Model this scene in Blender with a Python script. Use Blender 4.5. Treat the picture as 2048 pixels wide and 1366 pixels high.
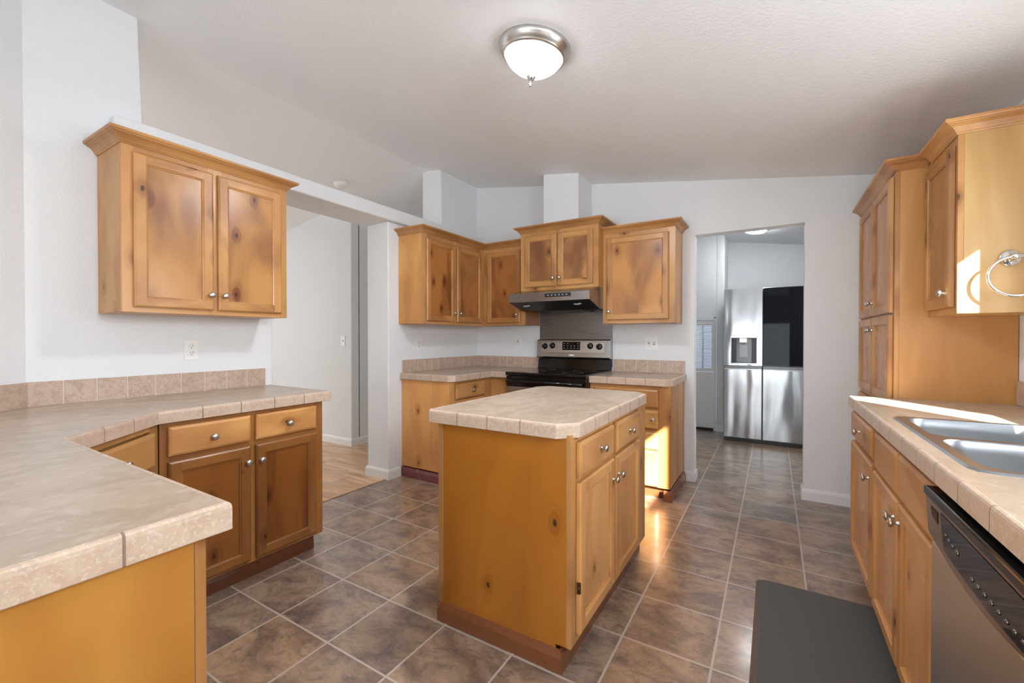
import bpy, bmesh, math, random
from mathutils import Vector, Matrix
random.seed(7)
C = bpy.context.scene.collection
S = bpy.context.scene
PI = math.pi
for o in list(bpy.data.objects): bpy.data.objects.remove(o)

# ------------------------------------------------------------------ camera, sky, sun, window light, added fill lamps, exposure
cam_d = bpy.data.cameras.new('camera'); cam_d.sensor_width = 36.0; cam_d.lens = 860.5/2048*36; cam_d.clip_start = 0.02
cam = bpy.data.objects.new('camera', cam_d); C.objects.link(cam)
cam.location = (0, 0, 1.2286); cam.rotation_euler = (PI/2 - 0.0094, 0.0, 0.546)
S.camera = cam
S.view_settings.view_transform = 'Standard'; S.view_settings.look = 'None'
S.view_settings.gamma = 1.0; S.view_settings.use_curve_mapping = False
S.view_settings.exposure = 0.55
S.cycles.use_denoising = True
S.cycles.max_bounces = 10; S.cycles.diffuse_bounces = 6; S.cycles.glossy_bounces = 4
S.cycles.sample_clamp_indirect = 8.0; S.cycles.caustics_refractive = False

w = bpy.data.worlds.new('sky'); S.world = w; w.use_nodes = True
w.node_tree.nodes['Background'].inputs[0].default_value = (0.42, 0.52, 0.68, 1); w.node_tree.nodes['Background'].inputs[1].default_value = 1.0

def lamp(name, kind, loc, direction, energy, color=(1, 1, 1), size=None, sizey=None):
    d = bpy.data.lights.new(name, kind); d.energy = energy; d.color = color
    o = bpy.data.objects.new(name, d); C.objects.link(o); o.location = loc
    o.rotation_euler = Vector(direction).to_track_quat('-Z', 'Y').to_euler()
    if kind == 'AREA':
        d.shape = 'RECTANGLE'; d.size = size; d.size_y = sizey
    if kind == 'SUN': d.angle = 0.012
    return o
SUN = 38.0
lamp('sun', 'SUN', (4, -4, 5), (-1, 1.42, -0.85), SUN, (1.0, 0.92, 0.78))
lamp('daylight_near_window', 'AREA', (1.12, 0.72, 1.79), (-1, 0, -0.15), 28, (0.86, 0.93, 1.0), 0.52, 0.56)
lamp('daylight_sink_window', 'AREA', (1.12, 1.97, 1.52), (-1, 0, 0.1), 8, (0.86, 0.93, 1.0), 0.40, 0.78)
lamp('fill_right_near', 'AREA', (0.955, -1.0, 1.35), (-1, 0.0, 0), 6, (0.87, 0.94, 1.0), 1.6, 1.3)  # added fill lamp inside the solid right wall, no window here
lamp('fill_behind_camera', 'AREA', (-1.0, -3.15, 1.20), (0, 1, 0.35), 94, (0.87, 0.94, 1.0), 3.6, 2.1)  # added fill from behind the camera, the wall has no opening
lamp('fill_living_side', 'AREA', (-7.3, 0.8, 1.35), (1, 0, 0), 34, (0.87, 0.94, 1.0), 3.0, 1.6)  # added fill from the unseen living side, no window in that wall
lamp('fill_utility', 'AREA', (0.95, 4.9, 1.6), (-1, -0.5, -0.35), 18, (0.92, 0.96, 1.0), 0.9, 1.0)  # added fill to brighten the utility room and doorway floor

lamp('fill_hall_end', 'AREA', (-3.6, 6.9, 1.5), (0, -1, 0), 9, (0.95, 0.98, 1.0), 0.8, 1.4)  # added fill lamp for the otherwise unlit hall side wall

# ------------------------------------------------------------------ materials
def lin(c):
    return tuple(((v/255)/12.92 if v/255 <= 0.04045 else ((v/255+0.055)/1.055)**2.4) for v in c) + (1,)
class NT:
    def __init__(s, name):
        s.m = bpy.data.materials.new(name); s.m.use_nodes = True; s.t = s.m.node_tree
        s.b = s.t.nodes['Principled BSDF']
    def n(s, typ, **kw):
        x = s.t.nodes.new(typ)
        for k, v in kw.items():
            setattr(x, k, v)
        return x
    def l(s, a, b): s.t.links.new(a, b)
    def val(s, a, b):
        if isinstance(b, bpy.types.NodeSocket): s.l(b, a)
        else: a.default_value = b
    def math(s, op, a, b=0.0, c=None, clamp=False):
        x = s.n('ShaderNodeMath', operation=op, use_clamp=clamp); s.val(x.inputs[0], a); s.val(x.inputs[1], b)
        if c is not None: s.val(x.inputs[2], c)
        return x.outputs[0]
    def vmath(s, op, a, b):
        x = s.n('ShaderNodeVectorMath', operation=op); s.val(x.inputs[0], a); s.val(x.inputs[1], b); return x.outputs[0]
    def mix(s, f, a, b, mode='MIX'):
        x = s.n('ShaderNodeMix', data_type='RGBA', blend_type=mode); s.val(x.inputs[0], f); s.val(x.inputs[6], a); s.val(x.inputs[7], b); return x.outputs[2]
    def rng(s, v, a, b, c=0.0, d=1.0, smooth=True):
        x = s.n('ShaderNodeMapRange', interpolation_type='SMOOTHSTEP' if smooth else 'LINEAR'); s.val(x.inputs[0], v)
        for i, q in enumerate((a, b, c, d)): x.inputs[i+1].default_value = q
        return x.outputs[0]
    def noise(s, vec, scale, detail=2, rough=0.5, dist=0.0):
        x = s.n('ShaderNodeTexNoise'); s.l(vec, x.inputs['Vector']); x.inputs['Scale'].default_value = scale
        x.inputs['Detail'].default_value = detail; x.inputs['Roughness'].default_value = rough; x.inputs['Distortion'].default_value = dist
        return x.outputs[0]
    def obj(s): return s.n('ShaderNodeTexCoord').outputs['Object']
    def scale(s, vec, sc):
        x = s.n('ShaderNodeMapping'); s.l(vec, x.inputs[0]); x.inputs['Scale'].default_value = sc; return x.outputs[0]
    def bump(s, h, strength, dist=0.002):
        x = s.n('ShaderNodeBump'); x.inputs['Strength'].default_value = strength; x.inputs['Distance'].default_value = dist
        s.l(h, x.inputs['Height']); s.l(x.outputs[0], s.b.inputs['Normal'])
    def set(s, **kw):
        for k, v in kw.items(): s.val(s.b.inputs[k.replace('_', ' ')], v)
        return s

def plain(name, rgb, rough=0.5, metal=0.0, **kw):
    t = NT(name); t.set(Base_Color=lin(rgb), Roughness=rough, Metallic=metal, **kw); return t.m

def wood(name, light, dark, axis='z', knots=0.0, figure=0.25, blotch=0.5, rough=0.33, ring=20.0):
    t = NT(name); oi = t.n('ShaderNodeObjectInfo')
    off = t.n('ShaderNodeCombineXYZ')
    for i, k in enumerate((37.0, 23.0, 51.0)): t.l(t.math('MULTIPLY', oi.outputs['Random'], k), off.inputs[i])
    p = t.vmath('ADD', t.obj(), off.outputs[0])
    def st(a, c=1.0): return {'z': (c, c, a), 'x': (a, c, c), 'y': (c, a, c)}[axis]
    m1 = t.scale(p, st(0.22)); m2 = t.scale(p, st(0.03)); m3 = t.scale(p, st(0.42)); mk = t.scale(p, st(0.55))
    sk = t.n('ShaderNodeSeparateXYZ'); t.l(mk, sk.inputs[0]); ck = t.n('ShaderNodeCombineXYZ'); t.l(t.math('ADD', sk.outputs[0], sk.outputs[1]), ck.inputs[0]); t.l(sk.outputs[2], ck.inputs[1])
    vo = t.n('ShaderNodeTexVoronoi', voronoi_dimensions='2D'); t.l(ck.outputs[0], vo.inputs['Vector']); vo.inputs['Scale'].default_value = 6.6
    sep = t.n('ShaderNodeSeparateColor'); t.l(vo.outputs['Color'], sep.inputs[0])
    on = t.math('GREATER_THAN', sep.outputs[0], 1.0 - 0.55*knots)
    wob = t.noise(p, 60, 2)
    d = t.math('ADD', vo.outputs['Distance'], t.math('MULTIPLY', t.math('SUBTRACT', wob, 0.5), 0.06))
    halo = t.math('MULTIPLY', t.rng(d, 0.02, 0.34, 1, 0), on)
    core = t.math('MULTIPLY', t.rng(d, 0.03, 0.065, 1, 0), on)
    n1 = t.noise(m1, 2.6, 2, 0.5, 0.7)
    ph = t.math('ADD', t.math('MULTIPLY', n1, ring), t.math('MULTIPLY', halo, 4.0))
    rings = t.math('MULTIPLY_ADD', t.math('SINE', t.math('MULTIPLY', ph, 3.0)), 0.5, 0.5)
    fine = t.noise(m2, 150, 3, 0.6)
    bl = t.rng(t.noise(m3, 3.0, 3, 0.5, 1.1), 0.38, 0.68)
    f = t.math('ADD', t.math('MULTIPLY', rings, figure), t.math('MULTIPLY', bl, blotch))
    f = t.math('ADD', f, t.math('MULTIPLY', t.math('SUBTRACT', fine, 0.5), 0.22))
    f = t.math('ADD', f, t.math('MULTIPLY', t.math('POWER', halo, 1.6), 0.7), clamp=True)
    col = t.mix(f, lin(light), lin(dark))
    col = t.mix(t.math('MULTIPLY', core, 0.9), col, lin((62, 34, 20)))
    col = t.mix(1.0, col, oi.outputs['Color'], 'MULTIPLY')
    t.set(Base_Color=col, Roughness=t.math('MULTIPLY_ADD', bl, 0.08, rough-0.04)); t.b.inputs['Specular IOR Level'].default_value = 0.5
    t.bump(fine, 0.03, 0.001)
    return t.m
ALV = wood('knotty alder, upright grain', (198, 146, 88), (146, 94, 50), 'z', 0.35, 0.12, 0.6, 0.33, 10)
ALH = wood('knotty alder, level grain', (198, 146, 88), (146, 94, 50), 'x', 0.35, 0.12, 0.6, 0.33, 10)
ALP = wood('knotty alder panel', (192, 140, 84), (122, 74, 42), 'z', 0.95, 0.14, 0.8, 0.27, 7)
ALQ = wood('plain alder panel', (196, 144, 88), (158, 106, 58), 'z', 0.25, 0.14, 0.5, 0.3, 7)
BIR = wood('birch veneer side panel', (200, 150, 88), (168, 112, 56), 'z', 0.06, 0.36, 0.4, 0.36, 8)
RED = wood('stained red brown base moulding', (128, 78, 48), (92, 48, 28), 'x', 0.0, 0.1, 0.5, 0.3)

def paint(name, rgb, scale=95, strength=0.4, rough=0.6):
    t = NT(name); p = t.obj(); h = t.noise(p, scale, 3, 0.6, 0.3)
    h2 = t.rng(h, 0.42, 0.6)
    t.set(Base_Color=lin(rgb), Roughness=rough); t.b.inputs['Specular IOR Level'].default_value = 0.35
    t.bump(h2, strength, 0.0022); return t.m
WALL = paint('orange peel white wall paint', (230, 232, 233))
CEIL = paint('textured off white ceiling paint', (240, 241, 242), 70, 0.3, 0.55)
TRIM = plain('white semi gloss trim paint', (232, 232, 230), 0.35)
GLOSSW = plain('white plastic', (236, 236, 233), 0.3)

def tiles():
    t = NT('slate look vinyl tile'); p = t.obj(); sp = t.n('ShaderNodeSeparateXYZ'); t.l(p, sp.inputs[0])
    px, py, x0, y0 = 0.3343, 0.327, 0.143-0.3343*60, 1.085-0.327*60
    u = t.math('DIVIDE', t.math('SUBTRACT', sp.outputs[0], x0), px); v = t.math('DIVIDE', t.math('SUBTRACT', sp.outputs[1], y0), py)
    fu, fv = t.math('FRACT', u), t.math('FRACT', v)
    du = t.math('MULTIPLY', t.math('MINIMUM', fu, t.math('SUBTRACT', 1.0, fu)), px)
    dv = t.math('MULTIPLY', t.math('MINIMUM', fv, t.math('SUBTRACT', 1.0, fv)), py)
    wob = t.math('MULTIPLY', t.math('SUBTRACT', t.noise(p, 30, 2), 0.5), 0.002)
    d = t.math('ADD', t.math('MINIMUM', du, dv), wob)
    grout = t.rng(d, 0.0032, 0.0052, 1, 0)
    cid = t.n('ShaderNodeCombineXYZ'); t.l(t.math('FLOOR', u), cid.inputs[0]); t.l(t.math('FLOOR', v), cid.inputs[1])
    wn = t.n('ShaderNodeTexWhiteNoise', noise_dimensions='3D'); t.l(cid.outputs[0], wn.inputs[0])
    sc = t.n('ShaderNodeSeparateColor'); t.l(wn.outputs['Color'], sc.inputs[0])
    pv = t.vmath('ADD', t.scale(p, (1.0, 1.35, 1)), t.vmath('MULTIPLY', wn.outputs['Color'], (9, 9, 9)))
    big = t.noise(pv, 5.5, 7, 0.68, 0.5); mid = t.noise(pv, 15, 8, 0.74, 0.7); fin = t.noise(pv, 60, 5, 0.75, 0.5)
    a = t.mix(t.rng(big, 0.36, 0.64), lin((122, 106, 95)), lin((196, 172, 145)))
    a = t.mix(t.math('MULTIPLY', t.rng(mid, 0.44, 0.66), 0.65), a, lin((150, 120, 94)))
    a = t.mix(t.math('MULTIPLY', t.rng(fin, 0.5, 0.7), 0.45), a, lin((180, 165, 152)))
    a = t.mix(t.math('MULTIPLY', t.rng(mid, 0.50, 0.34), 0.55), a, lin((96, 84, 80)))
    tint = t.mix(sc.outputs[1], lin((238, 226, 218)), lin((216, 216, 222)))
    a = t.mix(1.0, a, tint, 'MULTIPLY')
    a = t.mix(t.math('MULTIPLY_ADD', sc.outputs[0], 0.35, 0.0), a, t.mix(1.0, a, lin((225, 205, 185)), 'MULTIPLY'))
    col = t.mix(t.math('MULTIPLY', grout, 0.85), a, lin((190, 178, 166)))
    t.set(Base_Color=col, Roughness=t.math('MULTIPLY_ADD', mid, 0.22, 0.20)); t.b.inputs['Coat Weight'].default_value = 0.6; t.b.inputs['Coat Roughness'].default_value = 0.16
    hh = t.math('SUBTRACT', t.math('MULTIPLY_ADD', mid, 0.5, t.math('MULTIPLY', fin, 0.35)), t.math('MULTIPLY', grout, 0.5))
    t.bump(hh, 0.28, 0.003); return t.m
TILE = tiles()

def planks():
    t = NT('pale oak laminate boards'); p = t.obj(); sp = t.n('ShaderNodeSeparateXYZ'); t.l(p, sp.inputs[0])
    v = t.math('DIVIDE', sp.outputs[1], 0.19); row = t.math('FLOOR', v)
    wn = t.n('ShaderNodeTexWhiteNoise', noise_dimensions='1D'); t.l(row, wn.inputs['W'])
    u = t.math('ADD', t.math('DIVIDE', sp.outputs[0], 1.25), t.math('MULTIPLY', wn.outputs[0], 5.0))
    fv, fu = t.math('FRACT', v), t.math('FRACT', u)
    dv = t.math('MULTIPLY', t.math('MINIMUM', fv, t.math('SUBTRACT', 1.0, fv)), 0.19); du = t.math('MULTIPLY', t.math('MINIMUM', fu, t.math('SUBTRACT', 1.0, fu)), 1.25)
    seam = t.rng(t.math('MINIMUM', du, dv), 0.0008, 0.0024, 1, 0)
    cid = t.n('ShaderNodeCombineXYZ'); t.l(row, cid.inputs[0]); t.l(t.math('FLOOR', u), cid.inputs[1])
    w2 = t.n('ShaderNodeTexWhiteNoise', noise_dimensions='3D'); t.l(cid.outputs[0], w2.inputs[0])
    pv = t.vmath('ADD', t.scale(p, (0.16, 1.4, 1)), t.vmath('MULTIPLY', w2.outputs['Color'], (7, 7, 7)))
    g = t.noise(pv, 9, 5, 0.62, 1.5)
    col = t.mix(t.rng(g, 0.34, 0.68), lin((232, 196, 158)), lin((178, 136, 102)))
    col = t.mix(t.math('MULTIPLY', w2.outputs[0], 0.35), col, lin((214, 170, 128)))
    col = t.mix(t.math('MULTIPLY', seam, 0.6), col, lin((96, 68, 48)))
    t.set(Base_Color=col, Roughness=0.38); return t.m
PLANK = planks()

def laminate(name, a, b, c, rough):
    t = NT(name); p = t.scale(t.obj(), (1.0, 0.6, 1.0))
    n1 = t.noise(p, 7, 5, 0.62, 0.8); n2 = t.noise(p, 30, 5, 0.65, 1.0); n3 = t.noise(t.obj(), 140, 3, 0.6)
    col = t.mix(t.rng(n1, 0.36, 0.66), lin(a), lin(b)); col = t.mix(t.math('MULTIPLY', t.rng(n2, 0.48, 0.68), 0.55), col, lin(c))
    col = t.mix(t.math('MULTIPLY', t.math('SUBTRACT', n3, 0.4), 0.35, clamp=True), col, lin(b))
    t.set(Base_Color=col, Roughness=rough); t.bump(n3, 0.03, 0.001); return t.m
LAM = laminate('sandy stone laminate', (184, 166, 147), (169, 151, 132), (196, 180, 163), 0.27)
def ceramic(name, a, b, c):
    t = NT(name); oi = t.n('ShaderNodeNewGeometry'); p = t.obj()
    n1 = t.noise(p, 30, 5, 0.65, 0.6); n2 = t.noise(p, 150, 3, 0.6, 0.3); rnd = oi.outputs['Random Per Island']
    col = t.mix(t.rng(n1, 0.38, 0.64), lin(a), lin(b)); col = t.mix(t.math('MULTIPLY', t.rng(n2, 0.5, 0.68), 0.7), col, lin(c))
    col = t.mix(t.math('MULTIPLY', rnd, 0.22), col, lin(b))
    t.set(Base_Color=col, Roughness=0.3); t.bump(n1, 0.12, 0.002); return t.m
EDGE = ceramic('mottled tan edge tile', (200, 176, 154), (186, 161, 140), (218, 200, 184))
SPL = ceramic('rose tan backsplash tile', (196, 172, 154), (176, 150, 132), (210, 192, 178))
GROUT = plain('pale grout', (214, 198, 182), 0.8); GROUTD = plain('tan grout', (150, 128, 110), 0.8)

def steel(name, rgb=(178, 178, 176), rough=0.24, wav=0.0, axis='x', fine=0.06):
    t = NT(name); p = t.obj(); sc = {'x': (1, 60, 60), 'z': (60, 60, 1)}[axis]
    f = t.noise(t.scale(p, sc), 3, 3, 0.6)
    h = t.math('MULTIPLY', f, 0.02)
    if wav: h = t.math('ADD', h, t.math('MULTIPLY', t.noise(t.scale(p, (5.5, 5.5, 1.1)), 1.0, 1, 0.4, 0.3), wav))
    t.set(Base_Color=lin(rgb), Metallic=1.0, Roughness=t.math('MULTIPLY_ADD', f, 0.12, rough-0.06))
    t.bump(h, 0.5 if wav else 0.15, 0.02 if wav else 0.002); return t.m
SS = steel('brushed stainless steel'); SSD = steel('dark brushed stainless steel', (122, 118, 116), 0.27)
SSF = steel('wavy stainless fridge skin', (166, 167, 168), 0.17, 1.4, 'z')
SINKM = steel('satin sink steel', (150, 153, 157), 0.34)
NICK = plain('satin nickel', (200, 197, 192), 0.3, 1.0)
CHROME = plain('chrome', (225, 225, 225), 0.08, 1.0)
BLK = plain('gloss black enamel', (14, 14, 15), 0.12); BLKG = plain('black ceramic glass', (10, 10, 11), 0.04)
BLKM = plain('matt black plastic', (22, 22, 23), 0.45); DARKG = plain('smoked mirror glass', (12, 15, 20), 0.03); DARKG.node_tree.nodes['Principled BSDF'].inputs['Specular IOR Level'].default_value = 0.13
GREYP = plain('grey plastic', (150, 152, 154), 0.35)
DISP = plain('dark display window', (20, 26, 34), 0.1)
MATM = NT('charcoal foam mat'); MATM.set(Base_Color=lin((78, 76, 73)), Roughness=0.55); MATM.bump(MATM.noise(MATM.scale(MATM.obj(), (1, .6, 1)), 260, 2), 0.15, 0.001); MATM = MATM.m
MATE = plain('tan mat edge highlight', (150, 128, 98), 0.5)  # tan highlight along the mat rim, put into the colour
HINGE = plain('antique brass hinge', (96, 74, 48), 0.35, 0.9)
SLOT = plain('dark slot', (20, 20, 20), 0.6)
MARK = plain('pale printed marking', (190, 194, 198), 0.4)
def glow(name, rgb, s, rough=0.3):
    t = NT(name); t.set(Base_Color=lin((240, 240, 240)), Roughness=rough); t.b.inputs['Emission Color'].default_value = lin(rgb); t.b.inputs['Emission Strength'].default_value = s; return t.m
GLASS = NT('clear window glass'); GLASS.set(Base_Color=(1, 1, 1, 1), Roughness=0.0, IOR=1.45); GLASS.b.inputs['Transmission Weight'].default_value = 1.0; GLASS = GLASS.m

# ------------------------------------------------------------------ mesh helpers
class MB:
    def __init__(s): s.bm = bmesh.new()
    def face(s, pts, mat=0, smooth=False):
        f = s.bm.faces.new([s.bm.verts.new(p) for p in pts]); f.material_index = mat; f.smooth = smooth; return f
    def merge(s, b2, mat=None, smooth=False):
        vm = {v: s.bm.verts.new(v.co) for v in b2.verts}
        for f in b2.faces:
            nf = s.bm.faces.new([vm[v] for v in f.verts]); nf.material_index = f.material_index if mat is None else mat; nf.smooth = smooth or f.smooth
        b2.free()
    def box(s, x0, x1, y0, y1, z0, z1, mat=0, bev=0.0, seg=1):
        b = bmesh.new(); bmesh.ops.create_cube(b, size=1.0)
        for v in b.verts: v.co = Vector(((x0+x1)/2+v.co.x*(x1-x0), (y0+y1)/2+v.co.y*(y1-y0), (z0+z1)/2+v.co.z*(z1-z0)))
        if bev: bmesh.ops.bevel(b, geom=list(b.edges), offset=bev, segments=seg, affect='EDGES', profile=0.6)
        s.merge(b, mat); return s
    def prism(s, poly, z0, z1, mat=0, side=None, bev=0.0, axis='z'):
        b = bmesh.new(); A = [(p[0], p[1]) for p in poly]
        area = sum(A[i][0]*A[(i+1) % len(A)][1]-A[(i+1) % len(A)][0]*A[i][1] for i in range(len(A)))
        if area < 0: A = A[::-1]
        f3 = {'z': lambda a, c, h: (a, c, h), 'x': lambda a, c, h: (h, a, c), 'y': lambda a, c, h: (c, h, a)}[axis]
        lo = [b.verts.new(f3(a, c, z0)) for a, c in A]; hi = [b.verts.new(f3(a, c, z1)) for a, c in A]
        b.faces.new(hi).material_index = mat; b.faces.new(lo[::-1]).material_index = mat
        for i in range(len(A)):
            j = (i+1) % len(A); b.faces.new((lo[i], lo[j], hi[j], hi[i])).material_index = mat if side is None else side
        if bev: bmesh.ops.bevel(b, geom=list(b.edges), offset=bev, segments=2, affect='EDGES', profile=0.6)
        s.merge(b); return s
    def lathe(s, prof, seg=24, mat=0, M=None, smooth=True):
        M = M or Matrix.Identity(4); rings = []
        for r, h in prof:
            rings.append([s.bm.verts.new(M @ Vector((r*math.cos(2*PI*k/seg), r*math.sin(2*PI*k/seg), h))) for k in range(seg)] if r > 1e-6 else [s.bm.verts.new(M @ Vector((0, 0, h)))])
        for a, b in zip(rings, rings[1:]):
            for k in range(seg):
                k2 = (k+1) % seg
                if len(a) == 1 and len(b) == 1: continue
                v = (a[0], b[k], b[k2]) if len(a) == 1 else ((a[k], b[0], a[k2]) if len(b) == 1 else (a[k], b[k], b[k2], a[k2]))
                f = s.bm.faces.new(v); f.material_index = mat; f.smooth = smooth
        return s
    def tube(s, pts, r, seg=10, mat=0, closed=False):
        pts = [Vector(p) for p in pts]; n = len(pts); rings = []; up = None
        for i, p in enumerate(pts):
            a = pts[i-1] if (i or closed) else p; c = pts[(i+1) % n] if (i < n-1 or closed) else p
            t = (c-a).normalized()
            if up is None:
                up = Vector((0, 0, 1)) if abs(t.z) < 0.9 else Vector((1, 0, 0))
            x = t.cross(up).normalized(); y = x.cross(t); up = y
            rings.append([s.bm.verts.new(p + r*(math.cos(2*PI*k/seg)*x + math.sin(2*PI*k/seg)*y)) for k in range(seg)])
        m = n if closed else n-1
        for i in range(m):
            a, b = rings[i], rings[(i+1) % n]
            for k in range(seg):
                f = s.bm.faces.new((a[k], a[(k+1) % seg], b[(k+1) % seg], b[k])); f.smooth = True; f.material_index = mat
        if not closed:
            for rr, sgn in ((rings[0], 1), (rings[-1], -1)):
                f = s.bm.faces.new(rr[::sgn]); f.material_index = mat
        return s
    def sweep(s, path, prof, mat=0, joints=None, gmat=1, cap=True, zmap=None):
        """profile (outward, height) along a level path; outward is the right hand side; corners are mitred; joints = spacing of grout lines"""
        P = [Vector((p[0], p[1])) for p in path]; n = len(P); nrm = []
        for i in range(n-1):
            d = (P[i+1]-P[i]).normalized(); nrm.append(Vector((d.y, -d.x)))
        st = []
        for i in range(n):
            if i == 0: m = nrm[0]
            elif i == n-1: m = nrm[-1]
            else:
                m = nrm[i-1]+nrm[i]; m = m / (1 + nrm[i-1].dot(nrm[i]))
            st.append((P[i], m, 0))
            if joints and i < n-1:
                L = (P[i+1]-P[i]).length; d = (P[i+1]-P[i])/L; k = max(1, round(L/joints)); q = [L*j/k for j in range(1, k)]
                if i > 0: q = [0.004]+q
                for a in q:
                    if a == 0.004: continue
                    for e, g in ((-0.0024, 0), (0.0, 1), (0.0024, 0)): st.append((P[i]+d*(a+e), nrm[i], g))
        rings = []
        for p, m, g in st:
            rings.append([s.bm.verts.new((p.x+m.x*(o-(0.0022 if g else 0)), p.y+m.y*(o-(0.0022 if g else 0)), z-(0.0006 if g and z > prof[-1][1]+0.02 else 0))) for o, z in prof])
        for i in range(len(rings)-1):
            gm = gmat if (st[i][2] or st[i+1][2]) else mat
            for k in range(len(prof)-1):
                f = s.bm.faces.new((rings[i][k], rings[i][k+1], rings[i+1][k+1], rings[i+1][k])); f.material_index = gm
        if cap:
            for r in (rings[0][::-1], rings[-1]):
                try: s.bm.faces.new(r).material_index = mat
                except ValueError: pass
        return s
    def build(s, name, mats, parent=None, tone=None, origin=None, recalc=True):
        if recalc: bmesh.ops.recalc_face_normals(s.bm, faces=list(s.bm.faces))
        if origin: bmesh.ops.translate(s.bm, verts=list(s.bm.verts), vec=-Vector(origin))
        me = bpy.data.meshes.new(name); s.bm.to_mesh(me); s.bm.free()
        for m in (mats if isinstance(mats, (list, tuple)) else [mats]): me.materials.append(m)
        o = bpy.data.objects.new(name, me); C.objects.link(o)
        if parent: o.parent = parent
        if origin: o.location = origin
        if tone is not None:
            if isinstance(tone, (int, float)): tone = (tone, tone, tone)
            o.color = (*tone, 1)
        return o
def thing(name, label, cat, loc=(0, 0, 0), rz=0.0, group=None):
    o = bpy.data.objects.new(name, None); C.objects.link(o); o.location = loc; o.rotation_euler = (0, 0, rz); o.empty_display_size = 0.1
    return tag(o, label, cat, group)
def tag(o, label, cat, group=None):
    o['label'] = label; o['category'] = cat
    if group: o['group'] = group
    return o
def struct(name, mb, mat):
    o = mb.build(name, mat); o['kind'] = 'structure'; return o

# ------------------------------------------------------------------ room shell
XW, XL, XP, YB = 0.977, -2.863, -2.833, 3.932
def zc(x): return 2.4702 - 0.151*x if x > -3.02 else 2.9262 + 0.151*(x+3.02)
RZ = 2.9262
b = MB(); b.box(-2.872, 1.2, -3.3, 7.2, -0.05, 0.0); struct('floor', b, TILE)
b = MB(); b.box(-7.6, -2.872, -3.3, 7.2, -0.05, 0.001); struct('floor_hall', b, PLANK)
b = MB(); b.box(-2.895, -2.862, 1.55, 2.60, 0.0, 0.006, bev=0.002); struct('trim_threshold', b, PLANK)
def slope(x0, x1, name):
    m = MB(); a0, a1 = zc(x0), zc(x1); y0, y1 = -3.3, 7.2
    v = [(x0, y0, a0), (x1, y0, a1), (x1, y1, a1), (x0, y1, a0)]; u = [(p[0], p[1], p[2]+0.06) for p in v]
    m.face(v); m.face(u)
    for i in range(4): m.face([v[i], v[(i+1) % 4], u[(i+1) % 4], u[i]])
    bmesh.ops.remove_doubles(m.bm, verts=list(m.bm.verts), dist=1e-5)
    return struct(name, m, CEIL)
slope(-3.02, 1.2, 'ceiling'); slope(-7.6, -3.02, 'ceiling_hall')

def wallbox(name, x0, x1, y0, y1, z0=0.0, z1=None, bev=0.0):
    m = MB()
    if z1 is None:   # up to the sloping ceiling
        xs = [x0] + ([-3.02] if x0 < -3.02 < x1 else []) + [x1]
        prof = [(x0, z0)] + [(x1, z0)] + [(x, zc(x)+0.01) for x in xs[::-1]]
        b2 = bmesh.new()
        A = [b2.verts.new((x, y0, z)) for x, z in prof]; B = [b2.verts.new((x, y1, z)) for x, z in prof]
        b2.faces.new(A); b2.faces.new(B[::-1])
        for i in range(len(A)): b2.faces.new((A[i], B[i], B[(i+1) % len(A)], A[(i+1) % len(A)]))
        if bev:
            e = [q for q in b2.edges if abs(q.verts[0].co.x-q.verts[1].co.x) < 1e-4 and abs(q.verts[0].co.y-q.verts[1].co.y) < 1e-4]
            bmesh.ops.bevel(b2, geom=e, offset=bev, segments=3, affect='EDGES', profile=0.5)
        m.merge(b2)
    else: m.box(x0, x1, y0, y1, z0, z1, bev=bev, seg=3)
    return struct(name, m, WALL)
BX0, BX1, BZ0, BZ1 = -3.165, -2.795, 2.228, 2.340
m = MB(); m.prism([(0.40, 0.0), (1.629, 0.0), (1.629, BZ0), (0.928, BZ0), (0.928, zc(XL)+0.02), (0.40, zc(XL)+0.02)], -3.16, XL, axis='x')
bmesh.ops.bevel(m.bm, geom=[e for e in m.bm.edges if abs(e.verts[0].co.x-XL) < 1e-4 and abs(e.verts[1].co.x-XL) < 1e-4 and e.verts[0].co.y > 0.5 and abs(e.verts[0].co.y-e.verts[1].co.y) < 1e-4], offset=0.012, segments=3, affect='EDGES', profile=0.5)
struct('wall_left', m, WALL)
m = MB(); m.box(BX0, BX1, 0.806, YB, BZ0, BZ1, bev=0.018, seg=4); struct('beam', m, WALL)
wallbox('wall_corner', -3.10, XP, 2.6126, YB+0.02, 0.0, BZ0, bev=0.014)
wallbox('wall_corner_upper', -3.10, -2.85, 3.32, YB+0.02, BZ1-0.01, None, bev=0.014)
# angled wall behind the counter corner
d0 = Vector((-2.863, 0.515)); d1 = Vector((-2.12, -0.41)); dd = (d1-d0).normalized(); nn = Vector((-dd.y, dd.x))*-1
m = MB(); nn = nn if nn.x < 0 else -nn
m.prism([d0, d1, d1+nn*0.12, d0+nn*0.12], 0, 2.93); struct('wall_angled', m, WALL)
# stove wall with the doorway
DX0, DX1, DZ = -0.576, 0.199, 2.097; WY1 = YB + 0.115
wallbox('wall_back', -2.86, DX0, YB, WY1, 0.0, None, bev=0.0)
wallbox('wall_back_right', DX1, 1.09, YB, WY1, 0.0, None)
wallbox('wall_back_header', DX0-0.001, DX1+0.001, YB, WY1, DZ, None)
wallbox('wall_chase', -1.845, -1.494, 3.60, YB+0.01, 2.19, None, bev=0.006)
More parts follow.
